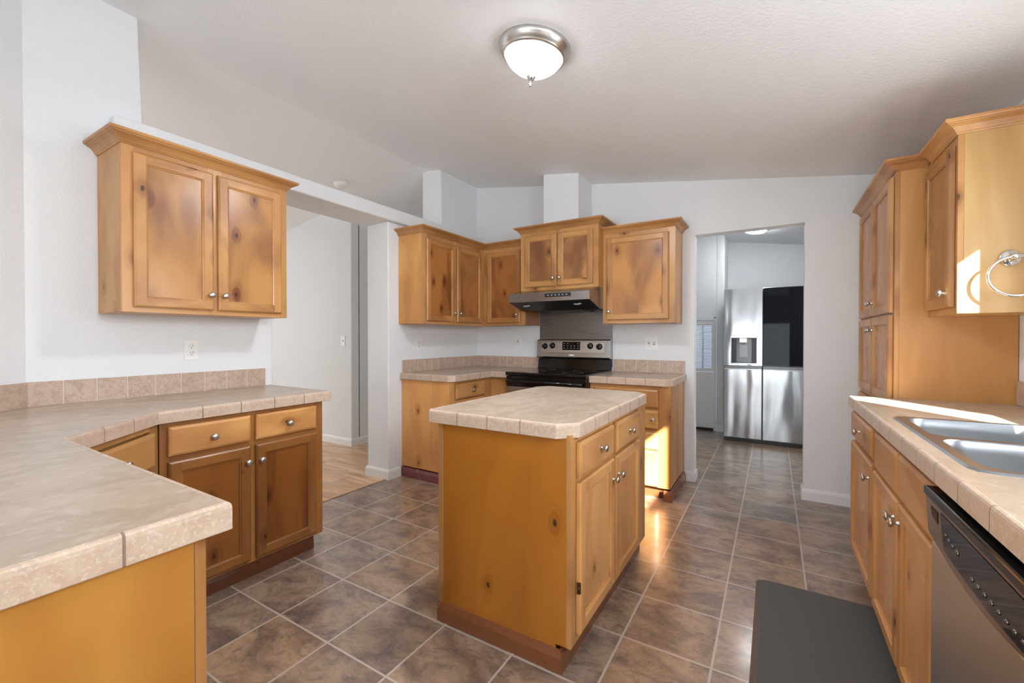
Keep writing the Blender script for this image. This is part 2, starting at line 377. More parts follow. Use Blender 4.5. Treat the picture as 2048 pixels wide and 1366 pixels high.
# right wall with the sink window opening
WY0, WYE, WZ0, WZ1, WP0, WP1 = 0.44, 2.18, 1.10, 2.08, 0.99, 1.68
wallbox('wall_right', XW, 1.09, -3.3, WY0, 0.0, None); wallbox('wall_right_far', XW, 1.09, WYE, 7.2, 0.0, None)
wallbox('wall_right_sill', XW, 1.09, WY0, WYE, 0.0, WZ0); wallbox('wall_right_head', XW, 1.09, WY0, WYE, WZ1, None)
wallbox('wall_right_sunblock_pier', XW, 1.09, WP0, WP1, WZ0, WZ1); wallbox('wall_right_sunblock_apron', XW, 1.09, WY0, WP0, WZ0, 1.49); wallbox('wall_right_sunblock_lintel', XW, 1.09, WP1, WYE, 1.92, WZ1)  # unseen pier, apron and lintel added to trim the sun patches
for nm, p0, p1 in (('window_1', WP1, WYE), ('window_2', WY0, WP0)):
    m = MB()
    for a, c in ((p0, p0+0.025), (p1-0.025, p1)): m.box(1.05, 1.085, a, c, WZ0 if nm == 'window_1' else 1.49, 1.92 if nm == 'window_1' else WZ1)
    wt = 1.92 if nm == 'window_1' else WZ1
    wb = WZ0 if nm == 'window_1' else 1.49
    for a, c in ((wb, wb+0.025), (wt-0.025, wt)): m.box(1.05, 1.085, p0, p1, a, c)
    struct(nm, m, TRIM)
# the rest of the house around
wallbox('wall_near', -7.6, 1.09, -3.42, -3.3, 0.0, None)
wallbox('wall_living', -7.72, -7.6, -3.3, 7.2, 0.0, 2.4)
wallbox('wall_hall', -7.6, -4.06, 3.20, 3.32, 0.0, None, bev=0.01); wallbox('wall_hall_side', -4.18, -4.06, 3.30, 7.2, 0.0, None)
wallbox('wall_end', -7.6, -2.0, 7.2, 7.32, 0.0, None); wallbox('wall_hall_far', -2.1, -2.0, 6.2, 7.2, 0.0, None)
wallbox('wall_utility_left', -2.0, -1.9, WY1, 6.2, 0.0, None)
# utility room wall with its door, and the fridge alcove
UY = 6.20
wallbox('wall_utility', -0.640, -0.545, UY, 6.70, 0.0, None, bev=0.012)
wallbox('wall_utility_over', -1.95, -0.640, UY, 6.30, 1.50, None)
wallbox('wall_utility_far', -1.95, -1.46, UY, 6.30, 0.0, 1.50)
wallbox('wall_alcove', -0.60, 1.0, 6.68, 6.80, 0.0, None)
# baseboards
BBP = [(0.0, 0.0), (0.014, 0.0), (0.014, 0.062), (0.011, 0.074), (0.004, 0.084), (0.0, 0.086)]
def baseb(name, path):
    m = MB(); m.sweep(path, BBP); struct(name, m, TRIM)
baseb('baseboard_post', [(-3.10, 3.9), (-3.10, 2.6126), (XP, 2.6126), (XP, 2.745)])
baseb('baseboard_doorway_left', [(-0.645, YB), (DX0, YB), (DX0, WY1), (-1.9, WY1)])
baseb('baseboard_doorway_right', [(DX1, WY1), (DX1, YB), (0.53, YB)])
baseb('baseboard_hall', [(-7.5, 3.20), (-4.06, 3.20), (-4.06, 7.1)])
baseb('baseboard_utility', [(-0.634, UY), (-0.545, UY), (-0.545, 6.66)])

# ------------------------------------------------------------------ cabinet kit  (local: x along the front, front plane y=0, body towards +y)
def knob(parent, x, z, y=-0.0205):
    M = Matrix.Translation((x, y, z)) @ Matrix.Rotation(PI/2, 4, 'X')
    m = MB(); m.lathe([(0.0, 0.0), (0.0085, 0.0), (0.0085, 0.002), (0.0055, 0.005), (0.0048, 0.011), (0.007, 0.015), (0.0135, 0.018), (0.0158, 0.022), (0.0150, 0.026), (0.010, 0.0295), (0.0, 0.031)], 20, 0, M)
    return m.build('knob', NICK, parent)
def door(parent, x0, x1, z0, z1, kn=None, tone=1.0, ptone=1.0, hinge=None, sw=0.052, name='door', pm=None):
    t = 0.0205; g = 0.0015; c = 0.008; w2 = sw-0.007
    m = MB()
    X = lambda i: (x0+i, x1-i); Z = lambda i: (z0+i, z1-i)
    def ring(i0, y0, i1, y1):
        a, b_ = X(i0); c0, c1 = Z(i0); d_, e = X(i1); f0, f1 = Z(i1)
        m.face([(a, y0, c0), (b_, y0, c0), (e, y1, f0), (d_, y1, f0)], 1); m.face([(a, y0, c1), (d_, y1, f1), (e, y1, f1), (b_, y0, c1)], 1)
        m.face([(a, y0, c0), (d_, y1, f0), (d_, y1, f1), (a, y0, c1)], 0); m.face([(b_, y0, c0), (b_, y0, c1), (e, y1, f1), (e, y1, f0)], 0)
    ring(0, -g, 0, -t+0.0065); ring(0, -t+0.0065, 0.004, -t+0.003); ring(0.004, -t+0.003, c, -t)
    y = -t
    m.face([(x0+c, y, z0+c), (x0+w2, y, z0+c), (x0+w2, y, z1-c), (x0+c, y, z1-c)], 0); m.face([(x1-w2, y, z0+c), (x1-c, y, z0+c), (x1-c, y, z1-c), (x1-w2, y, z1-c)], 0)
    m.face([(x0+w2, y, z0+c), (x1-w2, y, z0+c), (x1-w2, y, z0+w2), (x0+w2, y, z0+w2)], 1); m.face([(x0+w2, y, z1-w2), (x1-w2, y, z1-w2), (x1-w2, y, z1-c), (x0+w2, y, z1-c)], 1)
    ring(w2, -t, w2+0.003, -t+0.004); ring(w2+0.003, -t+0.004, w2+0.008, -t+0.006); ring(w2+0.008, -t+0.006, w2+0.008, -t+0.012)
    m.face([(x0, -g, z0), (x0, -g, z1), (x1, -g, z1), (x1, -g, z0)], 0)
    d = m.build(name, [ALV, ALH], parent, tone)
    i = sw+0.0005
    p = MB(); p.box(x0+i, x1-i, -t+0.0105, -t+0.0165, z0+i, z1-i); p.build('panel', pm or ALP, d, ptone)
    if kn: knob(d, kn[0], kn[1])
    if hinge is not None:
        for hx, hz in hinge:
            h = MB(); h.box(hx-0.004, hx+0.006, -t+0.002, -g-0.003, hz-0.022, hz+0.022, bev=0.0015); h.lathe([(0, -0.006), (0.003, -0.006), (0.003, 0.006), (0, 0.006)], 8, 0, Matrix.Translation((hx-0.003, -t+0.006, hz))); h.build('hinge', HINGE, d)
    return d
def drawer(parent, x0, x1, z0, z1, kn=None, tone=1.0, name='drawer'):
    t = 0.0205; g = 0.0015; m = MB()
    R = [(0, -g), (0, -t+0.0075), (0.003, -t+0.004), (0.012, -t)]
    for (i0, y0), (i1, y1) in zip(R, R[1:]):
        a, b_, c0, c1 = x0+i0, x1-i0, z0+i0, z1-i0; d_, e, f0, f1 = x0+i1, x1-i1, z0+i1, z1-i1
        for q in ([(a, y0, c0), (b_, y0, c0), (e, y1, f0), (d_, y1, f0)], [(a, y0, c1), (d_, y1, f1), (e, y1, f1), (b_, y0, c1)], [(a, y0, c0), (d_, y1, f0), (d_, y1, f1), (a, y0, c1)], [(b_, y0, c0), (b_, y0, c1), (e, y1, f1), (e, y1, f0)]): m.face(q)
    i = 0.012; m.face([(x0+i, -t, z0+i), (x1-i, -t, z0+i), (x1-i, -t, z1-i), (x0+i, -t, z1-i)]); m.face([(x0, -g, z0), (x0, -g, z1), (x1, -g, z1), (x1, -g, z0)])
    d = m.build(name, ALH, parent, tone)
    for k in (kn or []): knob(d, *k)
    return d
def face_frame(parent, w, z0, z1, stiles, rails, tone=1.0):
    m = MB()
    for a, c in stiles: m.box(a, c, 0.0, 0.0192, z0, z1, 0, 0.0008)
    lo, hi = stiles[0][1], stiles[-1][0]
    for a, c in rails: m.box(lo-0.002, hi+0.002, 0.0006, 0.0188, a, c, 1, 0.0006)
    return m.build('face_frame', [ALV, ALH], parent, tone)
CROWN = [(0.0, 0.0), (0.004, 0.0), (0.007, 0.006), (0.010, 0.008), (0.014, 0.016), (0.024, 0.028), (0.038, 0.036), (0.042, 0.037), (0.043, 0.040), (0.049, 0.042), (0.052, 0.047), (0.052, 0.056), (0.0, 0.056)]
OGEE = [(0.0, 0.0), (0.016, 0.0), (0.017, 0.03), (0.016, 0.055), (0.011, 0.066), (0.009, 0.070), (0.006, 0.078), (0.0, 0.080)]
def crown(parent, path, z, tone=1.0):
    m = MB(); m.sweep(path, [(o, z+h) for o, h in CROWN]); return m.build('crown_moulding', ALH, parent, tone)
def ogee(parent, path, tone=1.0):
    m = MB(); m.sweep(path, OGEE); return m.build('base_moulding', RED, parent, tone)
def body(parent, w, d, z0, z1, mat=BIR, tone=1.0, toe=None, y0=0.0194):
    m = MB(); m.box(0, w, y0, d, z0, z1, bev=0.0008)
    o = m.build('body', mat, parent, tone)
    if toe:
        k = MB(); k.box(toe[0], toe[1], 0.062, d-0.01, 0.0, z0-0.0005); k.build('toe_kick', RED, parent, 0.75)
    return o

# ------------------------------------------------------------------ left wall
R90, RM90 = PI/2, -PI/2
GU = 'knotty alder upper cabinets'; GB = 'knotty alder base cabinets'
# upper cabinet with two doors
t = thing('upper_cabinet', 'large two-door alder upper cabinet on the left wall under the white beam', 'cabinet', (-2.5585, 0.76, 1.348), R90, GU)
body(t, 0.784, 0.304, 0.0, 0.80)
face_frame(t, 0.784, 0, 0.80, [(0, 0.045), (0.355, 0.42), (0.74, 0.784)], [(0, 0.04), (0.74, 0.80)])
door(t, 0.041, 0.374, 0.024, 0.748, (0.357, 0.104), 1.02, 1.02); door(t, 0.398, 0.743, 0.024, 0.748, (0.423, 0.104), 1.02, 1.04)
crown(t, [(0, 0.304), (0, 0), (0.784, 0), (0.784, 0.304)], 0.776)
# base cabinet with two drawers over two doors
t = thing('base_cabinet', 'dark-toned alder base cabinet with two drawers over two doors under the left countertop', 'cabinet', (-2.242, 0.785, 0.0), R90, GB)
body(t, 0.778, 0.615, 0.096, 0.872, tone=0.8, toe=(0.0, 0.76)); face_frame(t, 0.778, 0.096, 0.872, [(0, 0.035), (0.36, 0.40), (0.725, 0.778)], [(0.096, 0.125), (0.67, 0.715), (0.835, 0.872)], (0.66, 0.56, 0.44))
drawer(t, 0.028, 0.369, 0.712, 0.840, [(0.199, 0.770)], 1.2); drawer(t, 0.396, 0.731, 0.712, 0.840, [(0.563, 0.772)], 1.2)
door(t, 0.028, 0.369, 0.114, 0.688, (0.349, 0.612), (0.50, 0.40, 0.30), (0.46, 0.33, 0.22)); door(t, 0.396, 0.731, 0.114, 0.688, (0.416, 0.610), (0.50, 0.40, 0.30), (0.48, 0.34, 0.22))  # doors toned darker than the drawers above
ogee(t, [(0.0, 0.062), (0.735, 0.062), (0.735, 0.60)], 0.72)
# diagonal corner base cabinet
t = thing('corner_base_cabinet', 'angled alder corner base cabinet with one drawer in the crook of the left countertop', 'cabinet', (-1.858, 0.396, 0.0), 3*PI/4, GB)
LW = 0.544
m = MB(); m.prism([(0.0, 0.0194), (LW, 0.0194), (LW+0.40, 0.42), (LW+0.05, 0.75), (-0.05, 0.75), (-0.40, 0.42)], 0.096, 0.872); m.build('body', BIR, t, 0.8)
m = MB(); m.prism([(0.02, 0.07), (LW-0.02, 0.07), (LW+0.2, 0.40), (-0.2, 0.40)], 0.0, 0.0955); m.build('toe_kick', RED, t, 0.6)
face_frame(t, LW, 0.096, 0.872, [(0, 0.06), (LW-0.06, LW)], [(0.096, 0.125), (0.67, 0.715), (0.838, 0.872)], 0.75)
drawer(t, 0.052, LW-0.052, 0.690, 0.832, [(LW/2, 0.758)], 0.85); door(t, 0.052, LW-0.052, 0.114, 0.672, (0.09, 0.60), 0.66, 0.55)
# peninsula cabinet
t = thing('peninsula_cabinet', 'honey birch end of the peninsula cabinet under the near left countertop', 'cabinet', (-0.915, 0.392, 0.0), PI, GB)
m = MB(); m.box(0.0, 0.935, 0.0194, 0.575, 0.0, 0.872, bev=0.0008); m.build('body', BIR, t, (0.86, 0.75, 0.44))
m = MB(); m.box(0.0, 0.02, 0.0, 0.0188, 0.0, 0.872, bev=0.001); m.box(0.02, 0.935, 0.0005, 0.0188, 0.096, 0.872); m.build('face_frame', ALV, t, 0.95)
door(t, 0.05, 0.46, 0.114, 0.672, (0.43, 0.60), 0.66, 0.55); door(t, 0.49, 0.90, 0.114, 0.672, (0.52, 0.60), 0.66, 0.55)
drawer(t, 0.05, 0.46, 0.69, 0.832, [(0.255, 0.76)]); drawer(t, 0.49, 0.90, 0.69, 0.832, [(0.695, 0.76)])

EP = [(-0.013, 0.9142), (-0.009, 0.9152), (-0.004, 0.9135), (-0.001, 0.9095), (0.0, 0.903), (0.0, 0.8625), (-0.002, 0.8605), (-0.0175, 0.8605), (-0.0175, 0.872)]
def counter(name, label, poly, path, origin, group='sandy laminate countertops', tone=None, hole=None):
    t = thing(name, label, 'countertop', (origin[0], origin[1], 0.8605), 0, group)
    m = MB(); o = Vector((origin[0], origin[1], 0.8605))
    if hole:
        (x0, x1, y0, y1), (a0, a1, b0, b1) = poly, hole
        for bx in ((x0, a0, y0, y1), (a1, x1, y0, y1), (a0, a1, y0, b0), (a0, a1, b1, y1)): m.box(bx[0], bx[1], bx[2], bx[3], 0.873, 0.914)
    else: m.prism(poly, 0.873, 0.914)
    bmesh.ops.translate(m.bm, verts=list(m.bm.verts), vec=-o); m.build('slab', LAM, t)
    m = MB(); m.sweep(path, EP, 0, 0.158, 1); bmesh.ops.translate(m.bm, verts=list(m.bm.verts), vec=-o); m.build('edge_tiles', [EDGE, GROUTD], t)
    return t
I = 0.012
counter('countertop', 'wide L-shaped sandy countertop with an angled inside corner along the left wall and peninsula',
    [(XL+0.002, 1.615-I), (-2.216-I, 1.615-I), (-2.216-I, 0.775-I*0.4), (-1.875-I*0.4, 0.424-I), (-0.885-I, 0.424-I), (-0.885-I, -0.22+I), (-2.27, -0.22+I), (-2.858, 0.512)],
    [(-2.35, -0.22), (-0.885, -0.22), (-0.885, 0.424), (-1.875, 0.424), (-2.216, 0.775), (-2.216, 1.600), (-2.231, 1.615), (XL+0.002, 1.615)], (-2.2, 0.6))

def backsplash(name, label, path, step, origin, last_h=None, th=0.011, h=0.1125):
    """tiles in a row along a wall; path runs with the room on its right hand side"""
    m = MB(); P = [Vector(p) for p in path]; z0 = 0.9142
    for i in range(len(P)-1):
        L = (P[i+1]-P[i]).length; d = (P[i+1]-P[i])/L; nr = Vector((d.y, -d.x)); k = max(1, round(L/step)); ang = math.atan2(d.y, d.x)
        M = Matrix.Translation((P[i].x, P[i].y, z0)) @ Matrix.Rotation(ang, 4, 'Z')
        def add(b2, mat):
            b2.transform(M); m.merge(b2, mat)
        g = MB(); g.box(0.0, L, -th+0.0022, -0.0005, 0, h-0.0012); add(g.bm, 1)
        for j in range(k):
            g = MB(); g.box(L*j/k+0.0027, L*(j+1)/k-0.0027, -th, -0.001, 0.0012, h, bev=0.0012); add(g.bm, 0)
        if last_h and i == len(P)-2:
            g = MB(); g.box(L-0.05, L, -th-0.002, -0.001, 0.002, last_h, bev=0.006, seg=2); add(g.bm, 0)
    o = m.build(name, [SPL, GROUT], None, None, (origin[0], origin[1], z0)); return tag(o, label, 'backsplash', 'tan tile backsplashes')
e = d0 + dd*0.165
backsplash('backsplash', 'longest row of tan backsplash tiles, on the left wall below the large upper cabinet', [tuple(e), (XL, 0.515), (XL, 1.575)], 0.112, (XL, 1.0))

# ------------------------------------------------------------------ stove corner
# upper corner cabinets
t = thing('upper_cabinet', 'two-door alder upper cabinet with a pale side panel beside the white post', 'cabinet', (-2.545, 2.731, 1.348), R90, GU)
body(t, 1.20, 0.287, 0.0, 0.79, tone=1.28); face_frame(t, 0.905, 0, 0.79, [(0, 0.045), (0.415, 0.455), (0.845, 0.905)], [(0, 0.04), (0.73, 0.79)])
door(t, 0.035, 0.418, 0.024, 0.732, (0.395, 0.104), (0.9, 0.84, 0.76), (0.82, 0.66, 0.5)); door(t, 0.449, 0.842, 0.024, 0.732, (0.477, 0.104), (0.9, 0.84, 0.76), (0.8, 0.64, 0.5))
crown(t, [(0, 0.287), (0, 0), (0.893, 0)], 0.772, 0.85)
t = thing('upper_cabinet', 'narrow single-door alder upper cabinet in the corner left of the range hood', 'cabinet', (-2.544, 3.624, 1.348), 0, GU)
m = MB(); m.box(0.0005, 0.489, 0.0194, 0.306, 0.0, 0.79, bev=0.0008); m.build('body', BIR, t, (0.75, 0.62, 0.55))
face_frame(t, 0.489, 0, 0.79, [(0.0, 0.055), (0.44, 0.489)], [(0, 0.04), (0.73, 0.79)]); door(t, 0.052, 0.440, 0.024, 0.732, (0.412, 0.104), (0.88, 0.82, 0.74), (0.76, 0.6, 0.46))
crown(t, [(0.0, 0.0), (0.489, 0.0)], 0.772, 0.85)
t = thing('upper_cabinet', 'short two-door alder upper cabinet standing forward above the range hood', 'cabinet', (-2.036, 3.511, 1.661), 0, GU)
body(t, 0.763, 0.419, 0.0, 0.545); face_frame(t, 0.763, 0, 0.545, [(0, 0.05), (0.36, 0.40), (0.712, 0.763)], [(0, 0.03), (0.495, 0.545)])
door(t, 0.048, 0.375, 0.030, 0.500, (0.347, 0.101), 0.96, 0.94); door(t, 0.387, 0.714, 0.030, 0.500, (0.412, 0.101), 0.96, 0.90)
crown(t, [(0, 0.419), (0, 0), (0.763, 0), (0.763, 0.419)], 0.535, 0.9)
t = thing('upper_cabinet', 'single-door alder upper cabinet between the range hood and the doorway', 'cabinet', (-1.2725, 3.624, 1.348), 0, GU)
body(t, 0.5995, 0.306, 0.0, 0.79, tone=0.95); face_frame(t, 0.5995, 0, 0.79, [(0, 0.05), (0.54, 0.5995)], [(0, 0.04), (0.73, 0.79)])
door(t, 0.036, 0.551, 0.030, 0.734, (0.060, 0.103), 0.98, (1.12, 1.06, 0.9)); crown(t, [(0.0, 0.0), (0.5995, 0), (0.5995, 0.306)], 0.772, 1.0)

# base cabinet in the corner
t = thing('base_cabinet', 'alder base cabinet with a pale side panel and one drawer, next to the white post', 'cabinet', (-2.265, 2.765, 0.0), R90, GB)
m = MB(); m.box(0.0, 1.16, 0.0194, 0.565, 0.09, 0.872, bev=0.0008); m.build('body', BIR, t, (1.4, 1.36, 1.4))
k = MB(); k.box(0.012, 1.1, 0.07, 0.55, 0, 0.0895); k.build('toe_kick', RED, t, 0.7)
face_frame(t, 0.58, 0.09, 0.872, [(0, 0.045), (0.47, 0.578)], [(0.09, 0.12), (0.66, 0.70), (0.84, 0.872)])
drawer(t, 0.047, 0.455, 0.712, 0.838, [(0.262, 0.772)], 0.95); door(t, 0.047, 0.455, 0.112, 0.67, (0.42, 0.60), 0.8, 0.7)
m = MB(); m.box(0.58, 0.60, -0.214, 0.0, 0.09, 0.872, bev=0.0008); m.build('filler_strip', ALV, t, 0.9)
ogee(t, [(0.0, 0.565), (0.0, 0.045), (0.02, 0.045)], (1.0, 0.9, 2.2))  # purple tint paints a glare onto this moulding
counter('countertop', 'small L-shaped tan countertop in the corner left of the range',
    [(XP+0.002, 2.742+I), (-2.285, 2.742+I), (-2.24-I, 2.787), (-2.24-I, 3.319+I), (-2.05, 3.319+I), (-2.05, 3.930), (XP+0.002, 3.930)],
    [(XP+0.002, 2.742), (-2.285, 2.742), (-2.24, 2.787), (-2.24, 3.319), (-2.05, 3.319)], (-2.5, 3.3))
backsplash('backsplash', 'corner run of tan backsplash tiles left of the range', [(XP, 2.765), (XP, YB), (-2.052, YB)], 0.100, (XP, 3.4)) 
# base cabinet right of the range
t = thing('base_cabinet', 'sunlit alder bank of four drawers between the range and the doorway', 'cabinet', (-1.282, 3.345, 0.0), 0, GB)
body(t, 0.630, 0.58, 0.092, 0.872, toe=(0.0, 0.58), tone=0.97); face_frame(t, 0.630, 0.092, 0.872, [(0, 0.045), (0.54, 0.630)], [(0.092, 0.11), (0.36, 0.38), (0.50, 0.54), (0.67, 0.70), (0.83, 0.872)])
drawer(t, 0.039, 0.545, 0.694, 0.832, [(0.292, 0.763)]); drawer(t, 0.039, 0.545, 0.537, 0.671, [(0.292, 0.604), (0.508, 0.610)]); drawer(t, 0.039, 0.545, 0.378, 0.507, [(0.292, 0.443)]); drawer(t, 0.039, 0.545, 0.10, 0.362, [(0.292, 0.27)])
ogee(t, [(0.585, 0.0), (0.630, 0.0), (0.630, 0.575)], 1.0)
counter('countertop', 'short tan countertop between the range and the doorway',
    [(-1.282, 3.319+I), (-0.682, 3.319+I), (-0.637-I, 3.364), (-0.637-I, 3.930), (-1.282, 3.930)], [(-1.282, 3.319), (-0.682, 3.319), (-0.637, 3.364), (-0.637, 3.930)], (-0.95, 3.6))
backsplash('backsplash', 'short row of tan backsplash tiles right of the range', [(-1.278, YB), (-0.646, YB)], 0.108, (-0.96, YB))

# steel panel behind the range
m = MB(); m.box(-2.050, -1.287, 3.9255, 3.9315, 0.95, 1.50, bev=0.001); tag(m.build('splash_panel', SSD, None, None, (-1.67, 3.93, 0.95)), 'brushed steel wall panel between the range and its hood', 'splash panel')
# range hood
t = thing('range_hood', 'stainless under-cabinet range hood with a black control strip above the range', 'range hood', (-2.036, 3.30, 1.475))
W = 0.763
pr = [(0.0, 0.065), (0.0, 0.135), (0.004, 0.142), (0.20, 0.186), (0.625, 0.186), (0.625, 0.016), (0.25, 0.0)]
m = MB(); b2 = bmesh.new()
A = [b2.verts.new((0, y, z)) for y, z in pr]; B = [b2.verts.new((W, y, z)) for y, z in pr]
b2.faces.new(A); b2.faces.new(B[::-1])
for i in range(len(A)):
    j = (i+1) % len(A); f = b2.faces.new((A[i], B[i], B[j], A[j])); f.material_index = 1 if i in (5, 6) else 0
m.merge(b2); m.build('shell', [steel('hood stainless', (158, 154, 152), 0.26), BLKM], t)
m = MB(); m.box(0.36, 0.60, -0.003, 0.001, 0.098, 0.128, 0, 0.004, 2)
for k in range(6): m.box(0.385+k*0.034, 0.40+k*0.034, -0.0036, -0.0025, 0.108, 0.118, 1, 0.0)
m.build('control_strip', [BLKM, GREYP], t)
for lx in (0.13, 0.62):
    q = MB(); q.lathe([(0.0, -0.004), (0.032, -0.004), (0.036, 0.004), (0.036, 0.012)], 24, 0, Matrix.Translation((lx, 0.10, 0.037)) @ Matrix.Rotation(0.254, 4, 'X')); q.build('lamp_lens', GREYP, t)
m = MB(); m.box(0.20, 0.56, 0.30, 0.58, -0.004, 0.012, 0, 0.003); m.build('grease_filter', SSD, t)

# range
t = thing('range', 'stainless and black electric range with a smooth glass cooktop', 'range', (-2.043, 3.26, 0.0))
W = 0.758
m = MB(); m.box(0, W, 0.03, 0.655, 0.03, 0.90, bev=0.002); m.build('body', BLK, t)
m = MB(); m.box(-0.003, W+0.003, -0.012, 0.62, 0.892, 0.924, 0, 0.010, 3); m.build('cooktop', BLKG, t)
for cx, cy, r in ((0.19, 0.17, 0.10), (0.57, 0.17, 0.085), (0.19, 0.44, 0.075), (0.57, 0.44, 0.10)):
    m = MB(); m.lathe([(r, 0.9243), (r+0.002, 0.9246), (r+0.004, 0.9243)], 40, 0, Matrix.Translation((cx, cy, 0))); m.build('burner_ring', GREYP, t)
m = MB(); m.box(0.003, W-0.003, 0.0, 0.03, 0.80, 0.888, 0, 0.004, 2); m.box(0.003, W-0.003, 0.004, 0.03, 0.20, 0.799, 1, 0.003); m.box(0.14, W-0.14, 0.002, 0.02, 0.36, 0.66, 2, 0.002)
d = m.build('oven_door', [BLK, SS, BLKG], t)
m = MB(); m.tube([(0.02, -0.028, 0.846), (W-0.02, -0.028, 0.846)], 0.013, 14)
for x in (0.05, W-0.05): m.box(x-0.012, x+0.012, -0.028, 0.004, 0.836, 0.856, 0, 0.002)
m.build('handle', BLK, d)
m = MB(); m.box(0.003, W-0.003, 0.004, 0.03, 0.06, 0.195, 0, 0.004); m.build('drawer', SS, t)
m = MB(); m.prism([(0.595, 0.92), (0.605, 0.925), (0.625, 1.035), (0.655, 1.035), (0.655, 0.90)], 0.004, W-0.004, axis='x'); m.build('vent_back', BLK, t)
# slanted control panel (tilted face)
m = MB(); pr = [(0.588, 1.028), (0.582, 1.040), (0.600, 1.200), (0.610, 1.208), (0.655, 1.208), (0.655, 1.028)]
m.prism(pr, 0.0, W, axis='x', bev=0.0025); cp = m.build('control_panel', SS, t)
tilt = math.atan2(0.018, 0.16)
def onpanel(x, z, out=0.0):
    f = (z-1.040)/0.16; return Vector((x, 0.582+0.018*f-out, z))
TM = lambda x, z: Matrix.Translation(onpanel(x, z)) @ Matrix.Rotation(PI/2-tilt, 4, 'X')
m = MB(); b2 = MB(); b2.box(-0.325, 0.325, -0.055, 0.048, -0.001, 0.002, 0, 0.002); b2.bm.transform(TM(W/2, 1.135)); m.merge(b2.bm, 0); m.build('control_inset', steel('pale brushed panel steel', (196, 192, 186), 0.3), cp)
m = MB()
for bx, mt in (((-0.093, 0.093, -0.042, 0.038, 0.001, 0.004), 0), ((-0.028, 0.032, 0.004, 0.028, 0.0038, 0.0046), 1)):
    b2 = MB(); b2.box(*bx, mat=mt, bev=0.0006); b2.bm.transform(TM(0.372, 1.148)); m.merge(b2.bm)
for k in range(5):
    for r in range(3):
        if r == 0 and k in (2, 3): continue
        b2 = MB(); b2.box(-0.082+k*0.036, -0.066+k*0.036, 0.018-r*0.022, 0.023-r*0.022, 0.0038, 0.0044, mat=2); b2.bm.transform(TM(0.372, 1.148)); m.merge(b2.bm)
m.build('display', [BLKG, DISP, GREYP], cp)
for x in (0.088, 0.172, 0.566, 0.655):
    m = MB(); z = 1.148 if x > 0.1 and x < 0.6 else 1.142
    m.lathe([(0.030, 0.002), (0.030, 0.004), (0.027, 0.006), (0.025, 0.020), (0.022, 0.022), (0.0, 0.022)], 28, 0, TM(x, z))
    b2 = MB(); b2.box(-0.005, 0.005, -0.024, 0.024, 0.018, 0.032, 0, 0.002); b2.bm.transform(TM(x, z)); m.merge(b2.bm)
    b2 = MB(); b2.box(-0.001, 0.001, 0.012, 0.023, 0.0315, 0.0328, 1); b2.bm.transform(TM(x, z)); m.merge(b2.bm)
    m.build('knob', [BLK, MARK], cp)
m = MB(); b2 = MB(); b2.box(-0.026, 0.026, -0.007, 0.007, 0.0, 0.0015, 0, 0.0005); b2.bm.transform(TM(W/2, 1.058)); m.merge(b2.bm)
m.build('badge', GLOSSW, cp)
for x in (0.228, 0.50):
    m = MB(); m.lathe([(0.004, 0.002), (0.004, 0.0035), (0, 0.0035)], 10, 0, TM(x, 1.138)); m.build('indicator', BLKM, cp)

# ------------------------------------------------------------------ island
t = thing('kitchen_island', 'free-standing alder island cabinet in the middle of the floor', 'island', (-0.623, 1.437, 0.0), R90, None)
ID, IL = 0.621, 1.05   # depth towards -x, length along y
m = MB(); m.box(0.0, IL, 0.0194, ID, 0.0925, 0.872, bev=0.001); m.box(0.0, IL, 0.062, ID, 0.0, 0.0925); m.build('body', wood('golden birch island panel', (172, 108, 36), (138, 80, 20), 'z', 0.10, 0.22, 0.5, 0.34, 7), t)
m = MB(); m.box(-0.003, 0.0, ID-0.022, ID+0.002, 0.0, 0.872); m.build('edge_strip', ALV, t, 0.75)
face_frame(t, IL, 0.0925, 0.872, [(0, 0.055), (0.42, 0.475), (0.90, IL)], [(0.0925, 0.12), (0.67, 0.72), (0.84, 0.872)], 0.98)
drawer(t, 0.045, 0.438, 0.706, 0.840, [(0.262, 0.776)], 1.02); drawer(t, 0.482, 0.865, 0.706, 0.840, [(0.672, 0.774)], 1.02)
door(t, 0.045, 0.443, 0.126, 0.690, (0.415, 0.603), 1.12, 1.15, [(0.045, 0.30)], pm=ALQ); door(t, 0.462, 0.865, 0.126, 0.690, (0.494, 0.606), 1.12, 1.12, pm=ALQ)
ogee(t, [(0.0, ID+0.0), (0.0, 0.046), (IL, 0.046)], 0.95)
c = 0.066
counter('countertop', 'sandy island countertop with clipped corners', [(-1.295+I, 1.407+I), (-0.604-c, 1.407+I), (-0.604-I, 1.407+c), (-0.604-I, 2.504-c), (-0.604-c, 2.504-I), (-1.295+c, 2.504-I), (-1.295+I, 2.504-c)],
    [(-1.295, 1.427), (-1.275, 1.407), (-0.604-c, 1.407), (-0.604, 1.407+c), (-0.604, 2.504-c), (-0.604-c, 2.504), (-1.295+c, 2.504), (-1.295, 2.504-c), (-1.295, 1.427)], (-0.95, 1.95))

